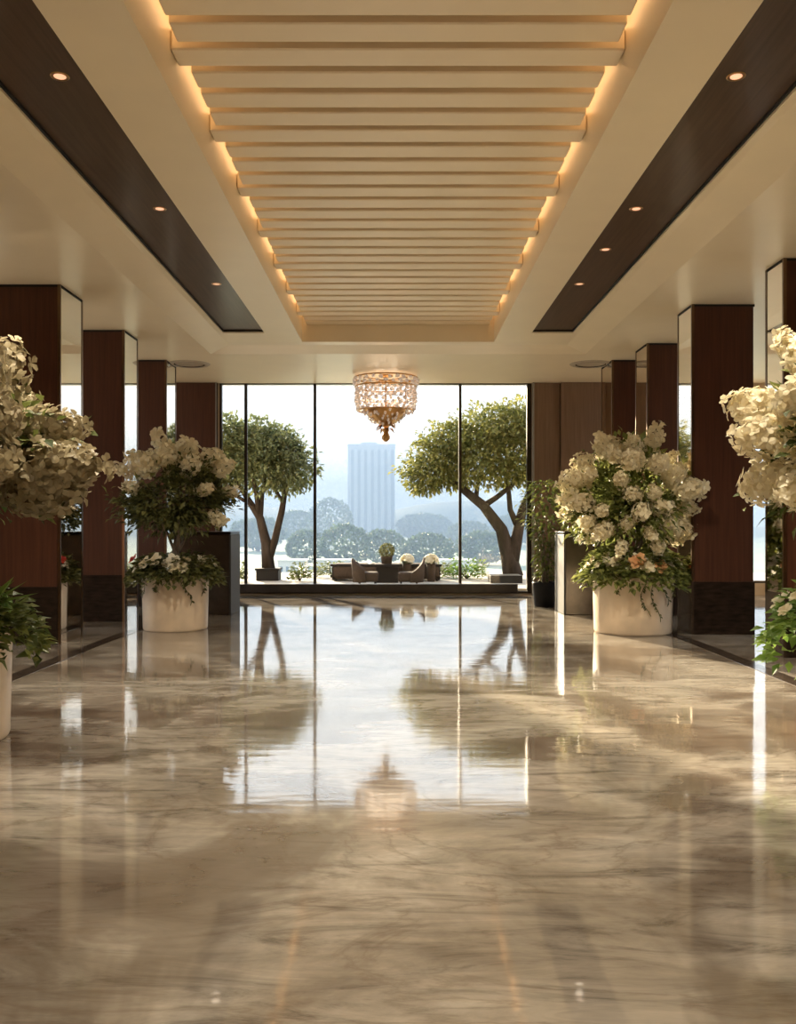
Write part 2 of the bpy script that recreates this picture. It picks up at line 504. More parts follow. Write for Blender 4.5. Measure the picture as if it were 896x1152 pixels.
# low stone pedestals beside the window
def pedestal(xa, xb, y0, h, hall):
    e = empty('stone_pedestal', ((xa+xb)/2, y0+.4, 0)); hw = (xb-xa)/2
    m = MB(); m.rbox((xb-xa, .8, h-.05), (0,0,(h-.05)/2), .01); m.build('body', M_stone, e)
    m = MB(); m.rbox((xb-xa+.05, .85, .05), (0,0,h-.025), .01); m.build('cap_slab', M_plinth, e)
    m = MB(); m.rbox((.03, .86, h-.05), (hall*(hw+.015),0,(h-.05)/2), .006); o = m.build('edge_plate', M_darksteel, e)
    return e
tag(pedestal(2.78, 3.55, 14.75, 1.38, -1), 'dark stone pedestal with bright steel edge, behind the right potted blossom tree', 'pedestal')
tag(pedestal(-3.72, -2.80, 14.75, 1.38, 1), 'dark stone pedestal with bright steel edge, behind the left potted blossom tree', 'pedestal')

# downlights ------------------------------------------------------------------
dl = []
def downlight(x, y, z, label=None):
    e = empty('ceiling_downlight', (x, y, z))
    m = MB(); m.lathe([(.040,.0),(.055,-.006),(.064,-.004),(.066,.0)], n=28); tr_ = m.build('trim_ring', M_gold, e, True)
    m = MB(); m.lathe([(.0,-.002),(.041,-.002),(.041,.0)], n=28); m.build('lens', M_lamp, tr_)
    tag(e, label, 'downlight', 'recessed downlights in the dark ceiling strips')
    dl.append((x, y, z))
ORD = {6.2:'nearest', 8.8:'second', 11.55:'third'}
for s, nm in ((-1,'left'),(1,'right')):
    ys = (6.2, 8.8, 11.55) if s < 0 else (6.2, 8.8, 10.1, 11.55)
    names = ['nearest','middle','farthest'] if s < 0 else ['nearest','second nearest','third nearest','farthest']
    for yy, q in zip(ys, names):
        downlight(s*2.36, yy, 4.6245, 'small round warm downlight, %s in the dark %s ceiling strip' % (q, nm))
for x, nm in ((-3.9,'left'),(3.6,'right')):
    e = empty('ceiling_vent', (x, 16.6, HC-.001))
    m = MB(); m.lathe([(0,-.004),(.26,-.004),(.28,-.018),(.36,-.018),(.385,-.002),(.39,0)], n=40); m.build('diffuser_plate', M_vent, e, True)
    m = MB(); m.lathe([(.262,-.006),(.282,-.020),(.283,-.006)], n=40); m.build('slot_ring', M_stone, e)
    tag(e, 'flat round ceiling vent above the far %s column' % nm, 'vent')

# ------------------------------------------------------------------ chandelier
def chandelier():
    rnd = random.Random(5)
    e = empty('chandelier', (-.245, 17.9, HC-.002))
    tag(e, 'round crystal chandelier with gold bowl and finial hanging before the window', 'chandelier')
    m = MB()
    m.lathe([(0,0),(.14,0),(.14,-.025),(.05,-.05),(0,-.05)], n=24); m.tube([(0,0,-.03),(0,0,-.75)], .018, 8)
    for k in range(8):
        a = k*PI/4; c, s_ = math.cos(a), math.sin(a)
        m.tube([(0,0,-.10),(.6*c,.6*s_,-.10)], .010, 6)
        m.tube([(.60*c,.60*s_,-.10),(.555*c,.555*s_,-.28),(.545*c,.545*s_,-.70)], .008, 6)
    m.build('frame', M_gold, e, True)
    def ring(r, z, t):
        q = MB(); q.tube([(r*math.cos(2*PI*k/48), r*math.sin(2*PI*k/48), z) for k in range(49)], t, 6, cap=False)
        return q.build('gold_ring', M_gold, e, True)
    ring(.64,-.055,.016); ring(.625,-.235,.014); ring(.56,-.71,.018); ring(.58,-.47,.008)
    def bead(sz):
        q = MB(); bm = bmesh.new(); bmesh.ops.create_icosphere(bm, subdivisions=1, radius=sz)
        bm.verts.index_update()
        q.add([v.co.copy() for v in bm.verts], [tuple(v.index for v in f.verts) for f in bm.faces]); bm.free(); return q
    # crystals: each on the near side is a part, the rest one mass
    spots = []
    for z, r, n, dz in ((-.10,.645,26,0),(-.175,.64,26,.5),(-.285,.59,25,0),(-.36,.60,25,.5),(-.435,.595,25,0),(-.515,.60,25,.5),(-.59,.585,24,0),(-.665,.575,24,.5)):
        for k in range(n):
            a = 2*PI*(k+dz)/n
            spots.append((r*math.cos(a)+rnd.uniform(-.012,.012), r*math.sin(a)+rnd.uniform(-.012,.012), z+rnd.uniform(-.012,.012)))
    spots.sort(key=lambda p: p[1])
    first = bead(.042).build('crystal', M_crystal, e)
    for k, p in enumerate(spots[:100]):
        o = first if k == 0 else first.copy()
        if k: COL.objects.link(o)
        o.parent = e; o.location = p; o.scale = (rnd.uniform(.8,1.1), rnd.uniform(.8,1.1), rnd.uniform(.9,1.35)); o.rotation_euler = (rnd.random()*3,rnd.random()*3,rnd.random()*3)
    q = MB(); bb = bead(.040)
    for p in spots[100:]:
        q.add([Vector(v)+Vector(p) for v in bb.v], bb.f)
    for k in range(70):
        a = rnd.random()*6.28; z = rnd.uniform(-.70,-.12); r = rnd.uniform(.3,.5)
        q.add([Vector(v)*.8+Vector((r*math.cos(a), r*math.sin(a), z)) for v in bb.v], bb.f)
    o = q.build('crystal_mass', M_crystal, e); o['kind'] = 'stuff'
    m = MB(); m.lathe([(.46,-.70),(.40,-.78),(.30,-.88),(.19,-.96),(.10,-1.0),(.07,-1.03)], n=32); m.build('bowl', M_gold, e, True)
    m = MB(); m.lathe([(.05,-1.0),(.045,-1.06),(.075,-1.10),(.05,-1.14),(.06,-1.17),(.085,-1.22),(.08,-1.28),(.03,-1.33),(0,-1.335)], n=20); m.build('finial', M_gold, e, True)
    lm = MB()
    for k in range(2):
        lm.leaf(Vector((0,0,0)), Vector((1,0,-.35+.2*k)), Vector((0,0,1)), .24-.06*k, .10, .3)
    l0 = lm.build('gold_leaf', M_gold, e); 
    for k in range(9):
        o = l0 if k == 0 else l0.copy()
        if k: COL.objects.link(o)
        a = 2*PI*k/9; rr = .08
        o.parent = e; o.location = (rr*math.cos(a), rr*math.sin(a), -1.0-.06*(k%2)); o.rotation_euler = (0, R(8), a); o.scale = (.75,)*3
    # little drops hanging off the bowl edge
    d0 = bead(.028).build('crystal_drop', M_crystal, e)
    for k in range(70):
        o = d0 if k == 0 else d0.copy()
        if k: COL.objects.link(o)
        a = 2*PI*k*.381966 + rnd.uniform(-.1,.1); t = rnd.random()
        r = .57-.42*t**.8
        o.parent = e; o.location = (r*math.cos(a), r*math.sin(a), -.73-.30*t + .05*rnd.random()); o.scale = (1,1,1.6)
chandelier()

# ------------------------------------------------------------------ flowering planters
def blossom_cluster_mesh(rx, rl, n, size, rnd, mt, name='blossom_cluster', np_=4, parent=None):
    m = MB()
    for k in range(n):
        z = 1-2*(k+.5)/n; a = k*2.39996
        q = math.sqrt(max(0,1-z*z))
        d = Vector((z, q*math.cos(a), q*math.sin(a)))
        jit = rnd.uniform(.62,1.18)
        taper = 1 - .35*max(0, z)
        p = Vector((d.x*rl, d.y*rx*taper, d.z*rx*taper))*jit
        nrm = Vector((d.x/rl, d.y/rx, d.z/rx)).normalized()
        nrm = (nrm + Vector((rnd.uniform(-.4,.4),rnd.uniform(-.4,.4),rnd.uniform(-.4,.4)))).normalized()
        m.petals(p, nrm, size, np_, rnd)
    m.tube([(-rl*1.2,0,0),(rl*.6,0,0)], [.012,.006], 6, 1)
    return m.build(name, [mt, M_leafdark], parent)
def orient(o, d, roll=0):
    d = Vector(d).normalized()
    q = d.to_track_quat('X', 'Z')
    o.rotation_mode = 'QUATERNION'; o.rotation_quaternion = q @ Matrix.Rotation(roll, 3, 'X').to_quaternion()

def planter(name, label, loc, pot_r, pot_h, crown_c, crown_r, skirt_r, skirt_z, clusters, leaf_n, leaf_m, seed, skirt_flowers,
            csize=(.17,.24,60,.05), petal=None, leaf_size=.10, vines=(), rosette=False, skirt_m=None):
    rnd = random.Random(seed)
    e = empty('flower_planter', loc)
    tag(e, label, 'planter')
    m = MB()
    r, h = pot_r, pot_h
    m.lathe([(0,.0),(r*.93,.0),(r*.95,.012),(r*.965,.03),(r,h-.03),(r-.004,h-.008),(r-.015,h),(r-.045,h),(r-.05,h-.01),(r-.055,h-.10)], n=64)
    m.build('pot', M_pot, e, True)
    m = MB(); m.lathe([(0,h-.05),(r-.3*r,h-.055),(r-.056,h-.075)], n=40); m.build('soil', M_soil, e, True)
    # stems
    cx, cy, cz = crown_c; RX, RY, RZ = crown_r
    m = MB(); tips = []
    for k in range(4):
        a = k*PI/2 + rnd.random()
        b0 = Vector((.07*math.cos(a), .07*math.sin(a), h-.08))
        mid = Vector((.05*math.cos(a+2), .05*math.sin(a+2), h+.22))
        top = Vector((cx+.32*math.cos(a), cy+.32*math.sin(a), cz-RZ*.35))
        m.tube([b0, mid, mid.lerp(top,.5)+Vector((rnd.uniform(-.03,.03),rnd.uniform(-.03,.03),0)), top], [.035,.027,.02,.014], 8)
        for j in range(4):
            d = Vector((rnd.uniform(-1,1),rnd.uniform(-1,1),rnd.uniform(.0,1))).normalized()
            m.tube([top, top+Vector((d.x*RX*.4,d.y*RY*.4,d.z*RZ*.5)), top+Vector((d.x*RX*.7,d.y*RY*.7,d.z*RZ*.75))], [.013,.008,.004], 6)
    m.build('trunk', M_bark, e, True)
    # crown foliage: lumps of leaves
    m = MB(); lumps = []
    for k in range(22):
        while True:
            d = Vector((rnd.uniform(-1,1),rnd.uniform(-1,1),rnd.uniform(-1,1)))
            if .35 < d.length < 1: break
        d = d.normalized()*rnd.uniform(.45,.86)
        lumps.append(Vector((cx+d.x*RX, cy+d.y*RY, cz+d.z*RZ)))
    for k in range(leaf_n):
        c = rnd.choice(lumps)
        o = Vector((rnd.gauss(0,1),rnd.gauss(0,1),rnd.gauss(0,1))); o = o.normalized()*abs(rnd.gauss(.0,1))**.7
        p = c + Vector((o.x*RX, o.y*RY, o.z*RZ))*.29
        d = (p - Vector((cx,cy,cz-.2))).normalized() + Vector((rnd.uniform(-.8,.8),rnd.uniform(-.8,.8),rnd.uniform(-.9,.5)))
        nn = Vector((rnd.uniform(-.7,.7),rnd.uniform(-.7,.7),1))
        s = leaf_size*rnd.uniform(.6,1.35)
        m.leaf(p, d, nn, s, s*rnd.uniform(.4,.6))
    m.build('foliage', leaf_m, e)
    # blossom clusters in the crown, each a part
    src = [blossom_cluster_mesh(csize[0]*f, csize[1]*f2, csize[2], csize[3], rnd, petal, parent=e) for f, f2 in ((1,1),(.85,1.15),(1.1,.85))]
    used = [False]*3
    for k, (dx, dy, dz, sc) in enumerate(clusters):
        j = k % 3
        if used[j]: o = src[j].copy(); COL.objects.link(o)
        else: o = src[j]; used[j] = True
        o.parent = e
        o.location = (cx+dx*RX, cy+dy*RY, cz+dz*RZ); o.scale = (sc,)*3
        orient(o, (dx*RX, dy*RY, dz*RZ*.7 + .05*rnd.uniform(-1,1)), rnd.random()*6)
    # skirt of leaves round the rim
    m = MB()
    for k in range(int(leaf_n*.5)):
        a = rnd.random()*6.28; t = rnd.random()
        rr = r*.35 + (skirt_r - r*.35)*t**.6
        zmax = skirt_z[1] - (skirt_z[1]-h)*t*t
        z = rnd.uniform(h+.0, zmax)
        if t > .62: z -= (t-.62)/.38*(h-skirt_z[0])*rnd.random()
        if rr < r+.02: z = max(z, h+.01)
        p = Vector((rr*math.cos(a), rr*math.sin(a), z))
        d = Vector((math.cos(a), math.sin(a), rnd.uniform(-.8,.6))) + Vector((rnd.uniform(-.8,.8),rnd.uniform(-.8,.8),0))
        if rr < r+.08: d.z = abs(d.z)*.5+.1
        s = leaf_size*rnd.uniform(.6,1.2)
        m.leaf(p, d, Vector((rnd.uniform(-.6,.6),rnd.uniform(-.6,.6),1)), s, s*.64)
    for k in range(26):
        a = rnd.random()*6.28
        m.tube([(r*.4*math.cos(a),r*.4*math.sin(a),h-.06),(r*.8*math.cos(a),r*.8*math.sin(a),h+.10),((r+.08)*math.cos(a+.2),(r+.08)*math.sin(a+.2),h+.05)], [.005,.004,.002], 5)
    m.build('underplanting', skirt_m or leaf_m, e)
    fsrc = {}
    for a, rr, z, sz, mt in skirt_flowers:
        if mt.name not in fsrc:
            q = MB(); q.petals(Vector((0,0,0)), Vector((0,0,1)), .085, 6, rnd, .45); q.petals(Vector((0,0,.012)), Vector((0,0,1)), .05, 5, rnd, .8)
            o = q.build('flower', mt, e); fsrc[mt.name] = o
            if mt in (M_peach, M_red): o['label'] = 'peach flower' if mt is M_peach else 'red flower'
        else:
            o = fsrc[mt.name].copy(); COL.objects.link(o)
        o.parent = e; a = R(a)
        o.location = (rr*math.cos(a), rr*math.sin(a), z); o.scale = (sz,)*3
        o.rotation_mode = 'QUATERNION'
        o.rotation_quaternion = Vector((math.cos(a), math.sin(a), .8)).to_track_quat('Z','Y')
    for a, L in vines:
        m = MB(); a = R(a)
        pts = [Vector(((r-.06)*math.cos(a), (r-.06)*math.sin(a), h+.02))]
        n = 9
        for k in range(n+1):
            t = k/n
            aa = a + .10*math.sin(t*6+a*3) + .12*t
            pts.append(Vector(((r+.014)*math.cos(aa), (r+.014)*math.sin(aa), h+.012-L*t)))
        m.tube(pts, .0045, 5)
        for k in range(26):
            t = rnd.random(); i = 1+int(t*(n-1)); p = pts[i].lerp(pts[i+1], rnd.random())
            out = Vector((p.x,p.y,0)).normalized()
            d = Vector((rnd.uniform(-1,1),rnd.uniform(-1,1),-.7)) + out*.6
            m.leaf(p+out*.006, d, out, .05*rnd.uniform(.6,1.2), .022)
        m.build('trailing_vine', M_leafdark, e)
    if rosette:
        m = MB()
        for k in range(11):
            a = k*2.4; ln = .30*rnd.uniform(.8,1.15); el = rnd.uniform(.35,1.1)
            d = Vector((math.cos(a)*math.cos(el), math.sin(a)*math.cos(el), math.sin(el)))
            m.leaf(Vector(rosette), d, Vector((0,0,1)), ln, .07, .25)
        o = m.build('rosette_leaves', M_leafbright, e); o['label'] = 'bright green pointed leaves'
    return e

def ring_flowers(n, r, z, mts, rnd, a0=150, a1=390, sz=(.8,1.3)):
    out = []
    for k in range(n):
        a = a0 + (a1-a0)*(k+.5)/n + rnd.uniform(-8,8)
        t = rnd.random()
        out.append((a, r*(.75+.3*t), z - .10*t + rnd.uniform(-.02,.05), rnd.uniform(*sz), rnd.choice(mts)))
    return out
rn = random.Random(9)
def shell(n, rnd, zmin=-.6, zmax=1.0, r=(.85,1.05), sc=(.8,1.15), front=.35):
    out = []; tries = 0
    while len(out) < n and tries < 6000:
        tries += 1
        d = Vector((rnd.gauss(0,1), rnd.gauss(0,1), rnd.gauss(0,1))).normalized()
        if d.z < zmin or d.z > zmax or (d.y > front): continue
        if any((d-Vector(o[:3]).normalized()).length < 1.15/math.sqrt(n)*1.7 for o in out): continue
        q = rnd.uniform(*r)
        out.append((d.x*q, d.y*q, d.z*q, rnd.uniform(*sc)))
    return out

# far left: mostly dark leaves, pale blossoms along the top
planter('far_left', 'cream round pot with dark leafy tree and pale blossoms on top, by the left columns', (-3.2,12.78,0), .47, .755,
        (0,0,1.93), (.82,.8,.62), .66, (.62,1.08),
        [(-.55,-.3,.75,1.0),(-.15,-.2,1.02,1.1),(.25,-.1,.98,1.0),(.6,-.2,.80,.95),(.0,-.55,.75,1.1),(-.35,-.6,.6,.9),(.38,-.55,.62,1.0),(-.85,-.1,.55,.8),
         (.85,-.1,.62,.9),(.78,-.3,-.55,.8),(.62,-.55,.1,.7),(-.6,-.65,.15,.7),(0.05,.3,1.05,1.0),(.5,.4,.85,.9),(-.5,.4,.85,.9),(.95,0,.05,.7)],
        4600, M_leafdark, 3,
        [(212,.60,1.0,1.05,M_red)] + ring_flowers(15, .55, .98, [M_petalbeige,M_petal,M_petalwhite], rn, 185, 365), csize=(.12,.20,24,.085), petal=M_petal, leaf_size=.105,
        vines=((215,.30),(250,.22),(300,.40),(330,.28)))
# far right: full of cream blossom
planter('far_right', 'cream round pot with tree full of cream blossoms, by the right columns', (3.28,12.42,0), .55, .78,
        (0,0,1.81), (.84,.8,.80), .74, (.60,1.18),
        shell(44, random.Random(21), -.70, 1.0, (.80,1.08), (.55,.95)) + [(-1.05,-.1,.05,.9),(1.05,-.1,.2,.8),(1.0,-.2,-.4,.95),(1.08,-.1,-.28,.9),(.2,-.75,-.75,.6),(-.35,-.7,-.78,.6),(-.85,-.4,-.35,.7),(-.5,-.1,1.0,.9),(.3,-.2,1.08,.9)],
        5200, M_leaflight, 4,
        [(262,.60,1.0,1.5,M_peach),(290,.62,.93,1.4,M_peach),(352,.62,.92,1.2,M_peach)] + ring_flowers(20, .62, 1.03, [M_petal,M_petalwhite,M_petal], rn, 180, 370), csize=(.14,.20,26,.085), petal=M_petal, leaf_size=.12,
        vines=((235,.25),(268,.52),(283,.60),(300,.40),(318,.30)))
# near left
planter('near_left', 'cream pot with great beige blossom heads, cut off at the left edge in front', (-3.20,6.2,0), .47, .75,
        (0,0,1.98), (.80,.8,.58), .68, (.52,1.06),
        [(.55,-.55,.85,1.15),(.15,-.6,.98,1.1),(.62,-.5,.35,1.2),(.25,-.85,.5,1.3),(.60,-.55,-.1,1.25),(.1,-.95,.05,1.35),(.95,-.2,-.38,1.15),(.55,-.75,-.55,1.2),(.0,-.9,-.55,1.2),
         (.9,.1,.3,1.0),(1.16,-.25,-.14,1.05),(.4,.2,1.05,1.1),(-.3,-.6,.8,1.1),(-.5,-.7,.1,1.2),(-.5,-.7,-.5,1.1),(.3,.7,.7,1.0),(.7,.5,-.2,1.0),(-.6,.5,.5,1.0)],
        2600, M_leaf, 11,
        ring_flowers(9, .55, .98, [M_petalbeige,M_petal,M_leafbright], rn, 200, 380, (.7,1.0)), csize=(.175,.27,130,.055), petal=M_petalbeige, leaf_size=.11,
        rosette=(.42,-.12,.93))
# near right
planter('near_right', 'cream blossom heads over bright green leaves, planter cut off by the right edge', (3.30,6.2,0), .47, .75,
        (0,0,2.08), (.84,.8,.62), .70, (.45,1.08),
        [(-.55,-.4,.80,1.0),(-.2,-.6,.98,1.0),(-.72,-.45,.35,1.05),(-.35,-.8,.55,1.1),(-.92,-.25,.02,1.05),(-.55,-.75,-.05,1.15),(-.75,-.5,-.52,1.0),(-.3,-.85,-.5,1.1),(-.9,-.1,-.45,.9),
         (-.8,.3,.4,1.0),(-.4,.3,1.0,1.0),(.2,-.8,.3,1.1),(.1,-.85,-.3,1.1),(.2,-.4,.95,1.0),(.7,.2,.5,1.0),(.7,-.5,-.1,1.0)],
        2600, M_leaf, 12,
        ring_flowers(16, .58, 1.0, [M_petalwhite,M_petalwhite,M_petal], rn, 130, 290, (.8,1.2)), csize=(.16,.23,110,.055), petal=M_petal, leaf_size=.105, skirt_m=M_leafbright)

# leafy plant behind the right pedestal edge
def bush_plant(loc, label):
    rnd = random.Random(31)
    e = empty('potted_shrub', loc); tag(e, label, 'plant')
    m = MB(); m.lathe([(0,0),(.20,0),(.24,.42),(.235,.45),(.20,.45),(.19,.40),(0,.40)], n=32); m.build('pot', M_blackpot, e, True)
    m = MB(); stems = []
    for k in range(7):
        a = k*.9; t = Vector((.22*math.cos(a), .14*math.sin(a), 1.5+rnd.uniform(-.2,.4)))
        m.tube([(.05*math.cos(a),.05*math.sin(a),.38),(.08*math.cos(a),.08*math.sin(a),1.0),t],[.014,.011,.006],6); stems.append(t)
    m.build('stem', M_bark, e, True)
    m = MB()
    for k in range(900):
        a = rnd.random()*6.28; z = rnd.uniform(.5,2.3); q = rnd.random()**.6
        rr = (.16 if z < 1.2 else .16+.30*math.sin((z-1.2)/1.1*PI*.9))*q
        p = Vector((rr*math.cos(a)*1.1, rr*math.sin(a)*.8, z))
        s = rnd.uniform(.09,.17)
        m.leaf(p, Vector((math.cos(a), math.sin(a), rnd.uniform(-1,.5))), Vector((rnd.uniform(-.5,.5),rnd.uniform(-.5,.5),1)), s, s*.38)
    m.build('foliage', M_leaf, e)
bush_plant((2.70,16.3,0), 'tall narrow leafy plant in a dark pot at the right end of the window')

# ------------------------------------------------------------------ outdoors
TZ = .12
m = MB(); m.box(-40, 40, YB+.2, 25.5, -1.0, TZ); struct(m.build('terrace', M_terrace))
m = MB(); m.box(-40, -XS-.3, -30, YB+.2, -1.0, 0); struct(m.build('courtyard_ground_left', M_terrace))
m = MB(); m.box(XS+.3, 40, -30, YB+.2, -1.0, 0); struct(m.build('courtyard_ground_right', M_terrace))
m = MB(); m.box(-XS-.3, XS+.3, -30, YF-.22, -1.0, 0); struct(m.build('forecourt_ground', M_terrace))
GZ = -6.0
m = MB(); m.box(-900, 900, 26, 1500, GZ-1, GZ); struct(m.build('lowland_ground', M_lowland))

def tree(name_label, base, trunk_pts, crown, n, lm, seed, leaf=.17, box=None):
    """trunk_pts: list of (polyline, radii); crown: list of (centre, rx, ry, rz)"""
    rnd = random.Random(seed)
    e = empty('terrace_tree', base); tag(e, name_label, 'tree')
    m = MB()
    for pl, rd in trunk_pts: m.tube(pl, rd, 10)
    m.build('trunk', M_treebark, e, True)
    m = MB()
    tot = sum(c[1]*c[3] for c in crown)
    for c, rx, ry, rz in crown:
        for k in range(int(n*rx*rz/tot)):
            d = Vector((rnd.gauss(0,1), rnd.gauss(0,1), rnd.gauss(0,1))).normalized()*rnd.random()**.33
            f = 1 + .42*mnoise.noise(Vector((d.x*3.1+seed, d.y*3.1, d.z*3.1)))
            p = Vector(c) + Vector((d.x*rx, d.y*ry, d.z*rz))*f
            dd = d + Vector((rnd.uniform(-.9,.9),rnd.uniform(-.9,.9),rnd.uniform(-.9,.6)))
            s = leaf*rnd.uniform(.6,1.3)
            m.leaf(p, dd, Vector((rnd.uniform(-.7,.7),rnd.uniform(-.7,.7),1)), s, s*.55)
    m.build('foliage', lm, e)
    if box:
        w, h = box
        m = MB(); m.rbox((w,w,h),(0,0,h/2),.015); m.rbox((w+.05,w+.05,.05),(0,0,h-.02),.01)
        m.build('planter_box', M_blackpot, e)
    return e
# left tree (two stems)  scale at y=22 is 45.5 px per metre
tree('slender two-stemmed tree in black box outside the left panes', (-3.20,22.0,TZ),
     [([(0,0,.2),(-.06,0,.9),(-.22,.0,1.55),(-.55,.05,2.05),(-.85,.1,2.5)],[.17,.13,.10,.07,.04]),
      ([(-.02,0,.5),(.15,0,1.0),(.32,0,1.7),(.42,0,2.3),(.6,.1,2.9)],[.12,.09,.08,.06,.03]),
      ([(-.22,0,1.55),(-.18,.05,2.1),(-.05,.1,2.8)],[.08,.06,.03]),
      ([(-.25,0,1.6),(-.3,-.1,2.2),(-.45,-.1,2.9)],[.07,.05,.03]),
      ([(.36,0,1.9),(.12,.05,2.3),(.05,.05,2.8)],[.05,.04,.02]),
      ([(-.4,0,1.85),(-.9,-.1,2.15),(-1.2,-.1,2.7)],[.05,.04,.02])],
     [((-.1,0,2.95),.95,.9,.75),((-.75,.1,3.2),.75,.7,.65),((.55,0,2.75),.72,.7,.62),((-.3,0,3.55),.6,.6,.45),((.25,0,3.35),.6,.6,.45),((-1.1,0,3.55),.5,.5,.55),((-1.15,.1,2.75),.5,.6,.5)],
     15000, M_treeleaf2, 41, .12, (.55,.30))
tree('broad spreading tree with forked dark trunk outside the right panes', (2.92,22.5,TZ),
     [([(0,0,.05),(-.12,0,.6),(-.3,0,1.25),(-.75,.0,1.85),(-1.25,.0,2.25),(-1.75,.0,2.6)],[.27,.21,.16,.13,.10,.05]),
      ([(-.05,0,.4),(.1,0,1.1),(.22,0,1.7),(.45,0,2.25),(.95,.05,2.7)],[.2,.15,.12,.09,.05]),
      ([(.12,0,1.3),(-.08,.0,1.75),(-.12,.05,2.3),(-.2,.05,2.9)],[.09,.07,.06,.03]),
      ([(-.75,0,1.85),(-.45,-.05,2.05),(-.05,-.05,2.35),(.3,-.05,2.8)],[.08,.07,.05,.03]),
      ([(-.95,0,2.0),(-.9,.05,2.4),(-.75,.1,2.9)],[.07,.05,.03]),
      ([(.3,0,1.95),(.6,-.05,2.2),(1.3,-.05,2.5)],[.06,.05,.03]),
      ([(-1.25,0,2.25),(-1.3,.1,2.6),(-1.1,.1,3.0)],[.05,.04,.02])],
     [((-.9,0,3.1),1.5,1.2,.80),((-1.9,0,2.85),.95,.9,.62),((.4,0,3.3),1.5,1.2,1.0),((-.4,0,3.9),1.2,1.0,.55),((.6,0,4.05),1.0,1.0,.55),((-2.3,0,2.55),.5,.6,.42),((1.3,0,3.2),1.0,1.0,.9),((-1.6,0,3.5),.8,.8,.45)],
     24000, M_treeleaf, 42, .125)
m = MB(); m.rbox((.75,.7,.18),(0,0,.09),.01); tag(m.build('planter_box', M_blackpot, None, loc=(2.55,21.2,TZ)), 'low black trough at the foot of the broad right tree', 'planter')

def shrub(loc, r, h, label, seed, lm=M_leaf, n=700, grp=None):
    rnd = random.Random(seed); e = empty('terrace_shrub', loc); tag(e, label, 'shrub', grp)
    m = MB()
    for k in range(6):
        a = rnd.random()*6.28; m.tube([(0,0,0),(r*.5*math.cos(a),r*.4*math.sin(a),h*.6)],[.02,.008],5)
    m.build('stem', M_treebark, e)
    m = MB()
    for k in range(n):
        a = rnd.random()*6.28; q = rnd.random()**.5; z = rnd.random()
        p = Vector((r*q*math.cos(a)*(1-.3*z), .35*q*math.sin(a), .02+h*z*(.75+.25*math.sin(5*a+seed))))
        s = rnd.uniform(.07,.14)
        m.leaf(p, Vector((math.cos(a),math.sin(a),rnd.uniform(-.2,1))), Vector((rnd.uniform(-.6,.6),rnd.uniform(-.6,.6),1)), s, s*.5)
    m.build('foliage', lm, e)
shrub((-4.1,21.6,TZ), .45, .50, 'low green shrub left of the slender tree outside', 51, M_treeleaf2)
shrub((-2.40,21.7,TZ), .28, .42, 'small spiky shrub right of the slender tree outside', 52, M_leaf, 350)
shrub((1.75,22.6,TZ), .62, .48, 'low bright green shrub left of the broad tree trunk outside', 53, M_leafbright)
shrub((3.75,21.4,TZ), .45, .45, 'low green shrub right of the broad tree trunk outside', 54, M_treeleaf2)
shrub((-1.75,23.2,TZ), .55, .40, 'low green shrub left of the terrace sofa outside', 55, M_treeleaf2, 500)
shrub((1.05,23.4,TZ), .45, .42, 'low green shrub right of the terrace sofa outside', 56, M_treeleaf2, 500)

# terrace furniture  (y 21, 47.6 px per metre)
def bench(loc, label):
    e = empty('terrace_sofa', loc); tag(e, label, 'sofa')
    m = MB(); m.rbox((2.64,.74,.26),(0,0,.17),.03)
    m.build('seat_base', M_rattan, e)
    m = MB(); m.rbox((2.72,.10,.06),(0,-.36,.385),.015); m.build('top_rail', M_rattandark, e)
    for k in range(4):
        m = MB(); m.rbox((.60,.10,.26),(-.98+.655*k,-.36,.225),.035); m.build('back_panel', M_rattan, e)
    for k in range(3):
        m = MB(); m.rbox((.82,.58,.12),(-.86+.86*k,.02,.36),.045); m.build('seat_cushion', M_rattan, e)
    for s in (-1,1):
        m = MB(); m.rbox((.12,.74,.34),(s*1.26,0,.19),.03); m.build('armrest', M_rattandark, e)
        for y_ in (-.32,.32):
            m = MB(); m.rbox((.06,.06,.06),(s*1.24,y_,.02),.005); m.build('leg', M_rattandark, e)
bench((-.29,22.0,TZ), 'long low brown terrace sofa behind the dark table outside')
def armchair(loc, rz, label, peaked=False):
    e = empty('terrace_armchair', loc, rz); tag(e, label, 'chair')
    m = MB(); m.rbox((.46,.5,.22),(.04,0,.18),.05,seg=3); m.build('seat', M_rattan, e)
    # back: curved shell, tall behind, dropping along the sides
    m = MB(); vs=[]; fs=[]; n=20
    for k in range(n+1):
        a = PI*.5 + PI*k/n if not peaked else PI*.5 + PI*k/n
        t = abs(k/n-.5)*2
        h = (.60 if not peaked else .62) - (.26 if not peaked else .34)*t**(1.6 if not peaked else 1.0)
        for r_ in (.27,.32):
            x, y_ = r_*math.cos(a)*1.0, r_*math.sin(a)
            vs += [(x-.0, y_, .06), (x-.04, y_, h)]
    for k in range(n):
        a=k*4; c=a+4
        fs += [(a,c,c+1,a+1),(a+2,a+3,c+3,c+2),(a+1,c+1,c+3,a+3),(a,a+2,c+2,c)]
    fs += [(0,1,3,2),(n*4,n*4+2,n*4+3,n*4+1)]
    m.add(vs,fs); m.build('backrest', M_rattan, e, True)
    for x in (-.16,.2):
        for y_ in (-.19,.19):
            m = MB(); m.tube([(x,y_,0),(x,y_,.1)],[.02,.025],8); m.build('leg', M_rattandark, e)
armchair((-.72,20.45,TZ), 0, 'brown rattan armchair left of the dark table outside')
armchair((.27,20.45,TZ), PI, 'brown rattan armchair right of the dark table outside', True)
e = empty('terrace_table', (-.255,21.2,TZ)); tag(e, 'dark square terrace table under the round topiary outside', 'table')
m = MB(); m.rbox((.60,.5,.07),(0,0,.405),.012); m.build('table_top', M_rattandark, e)
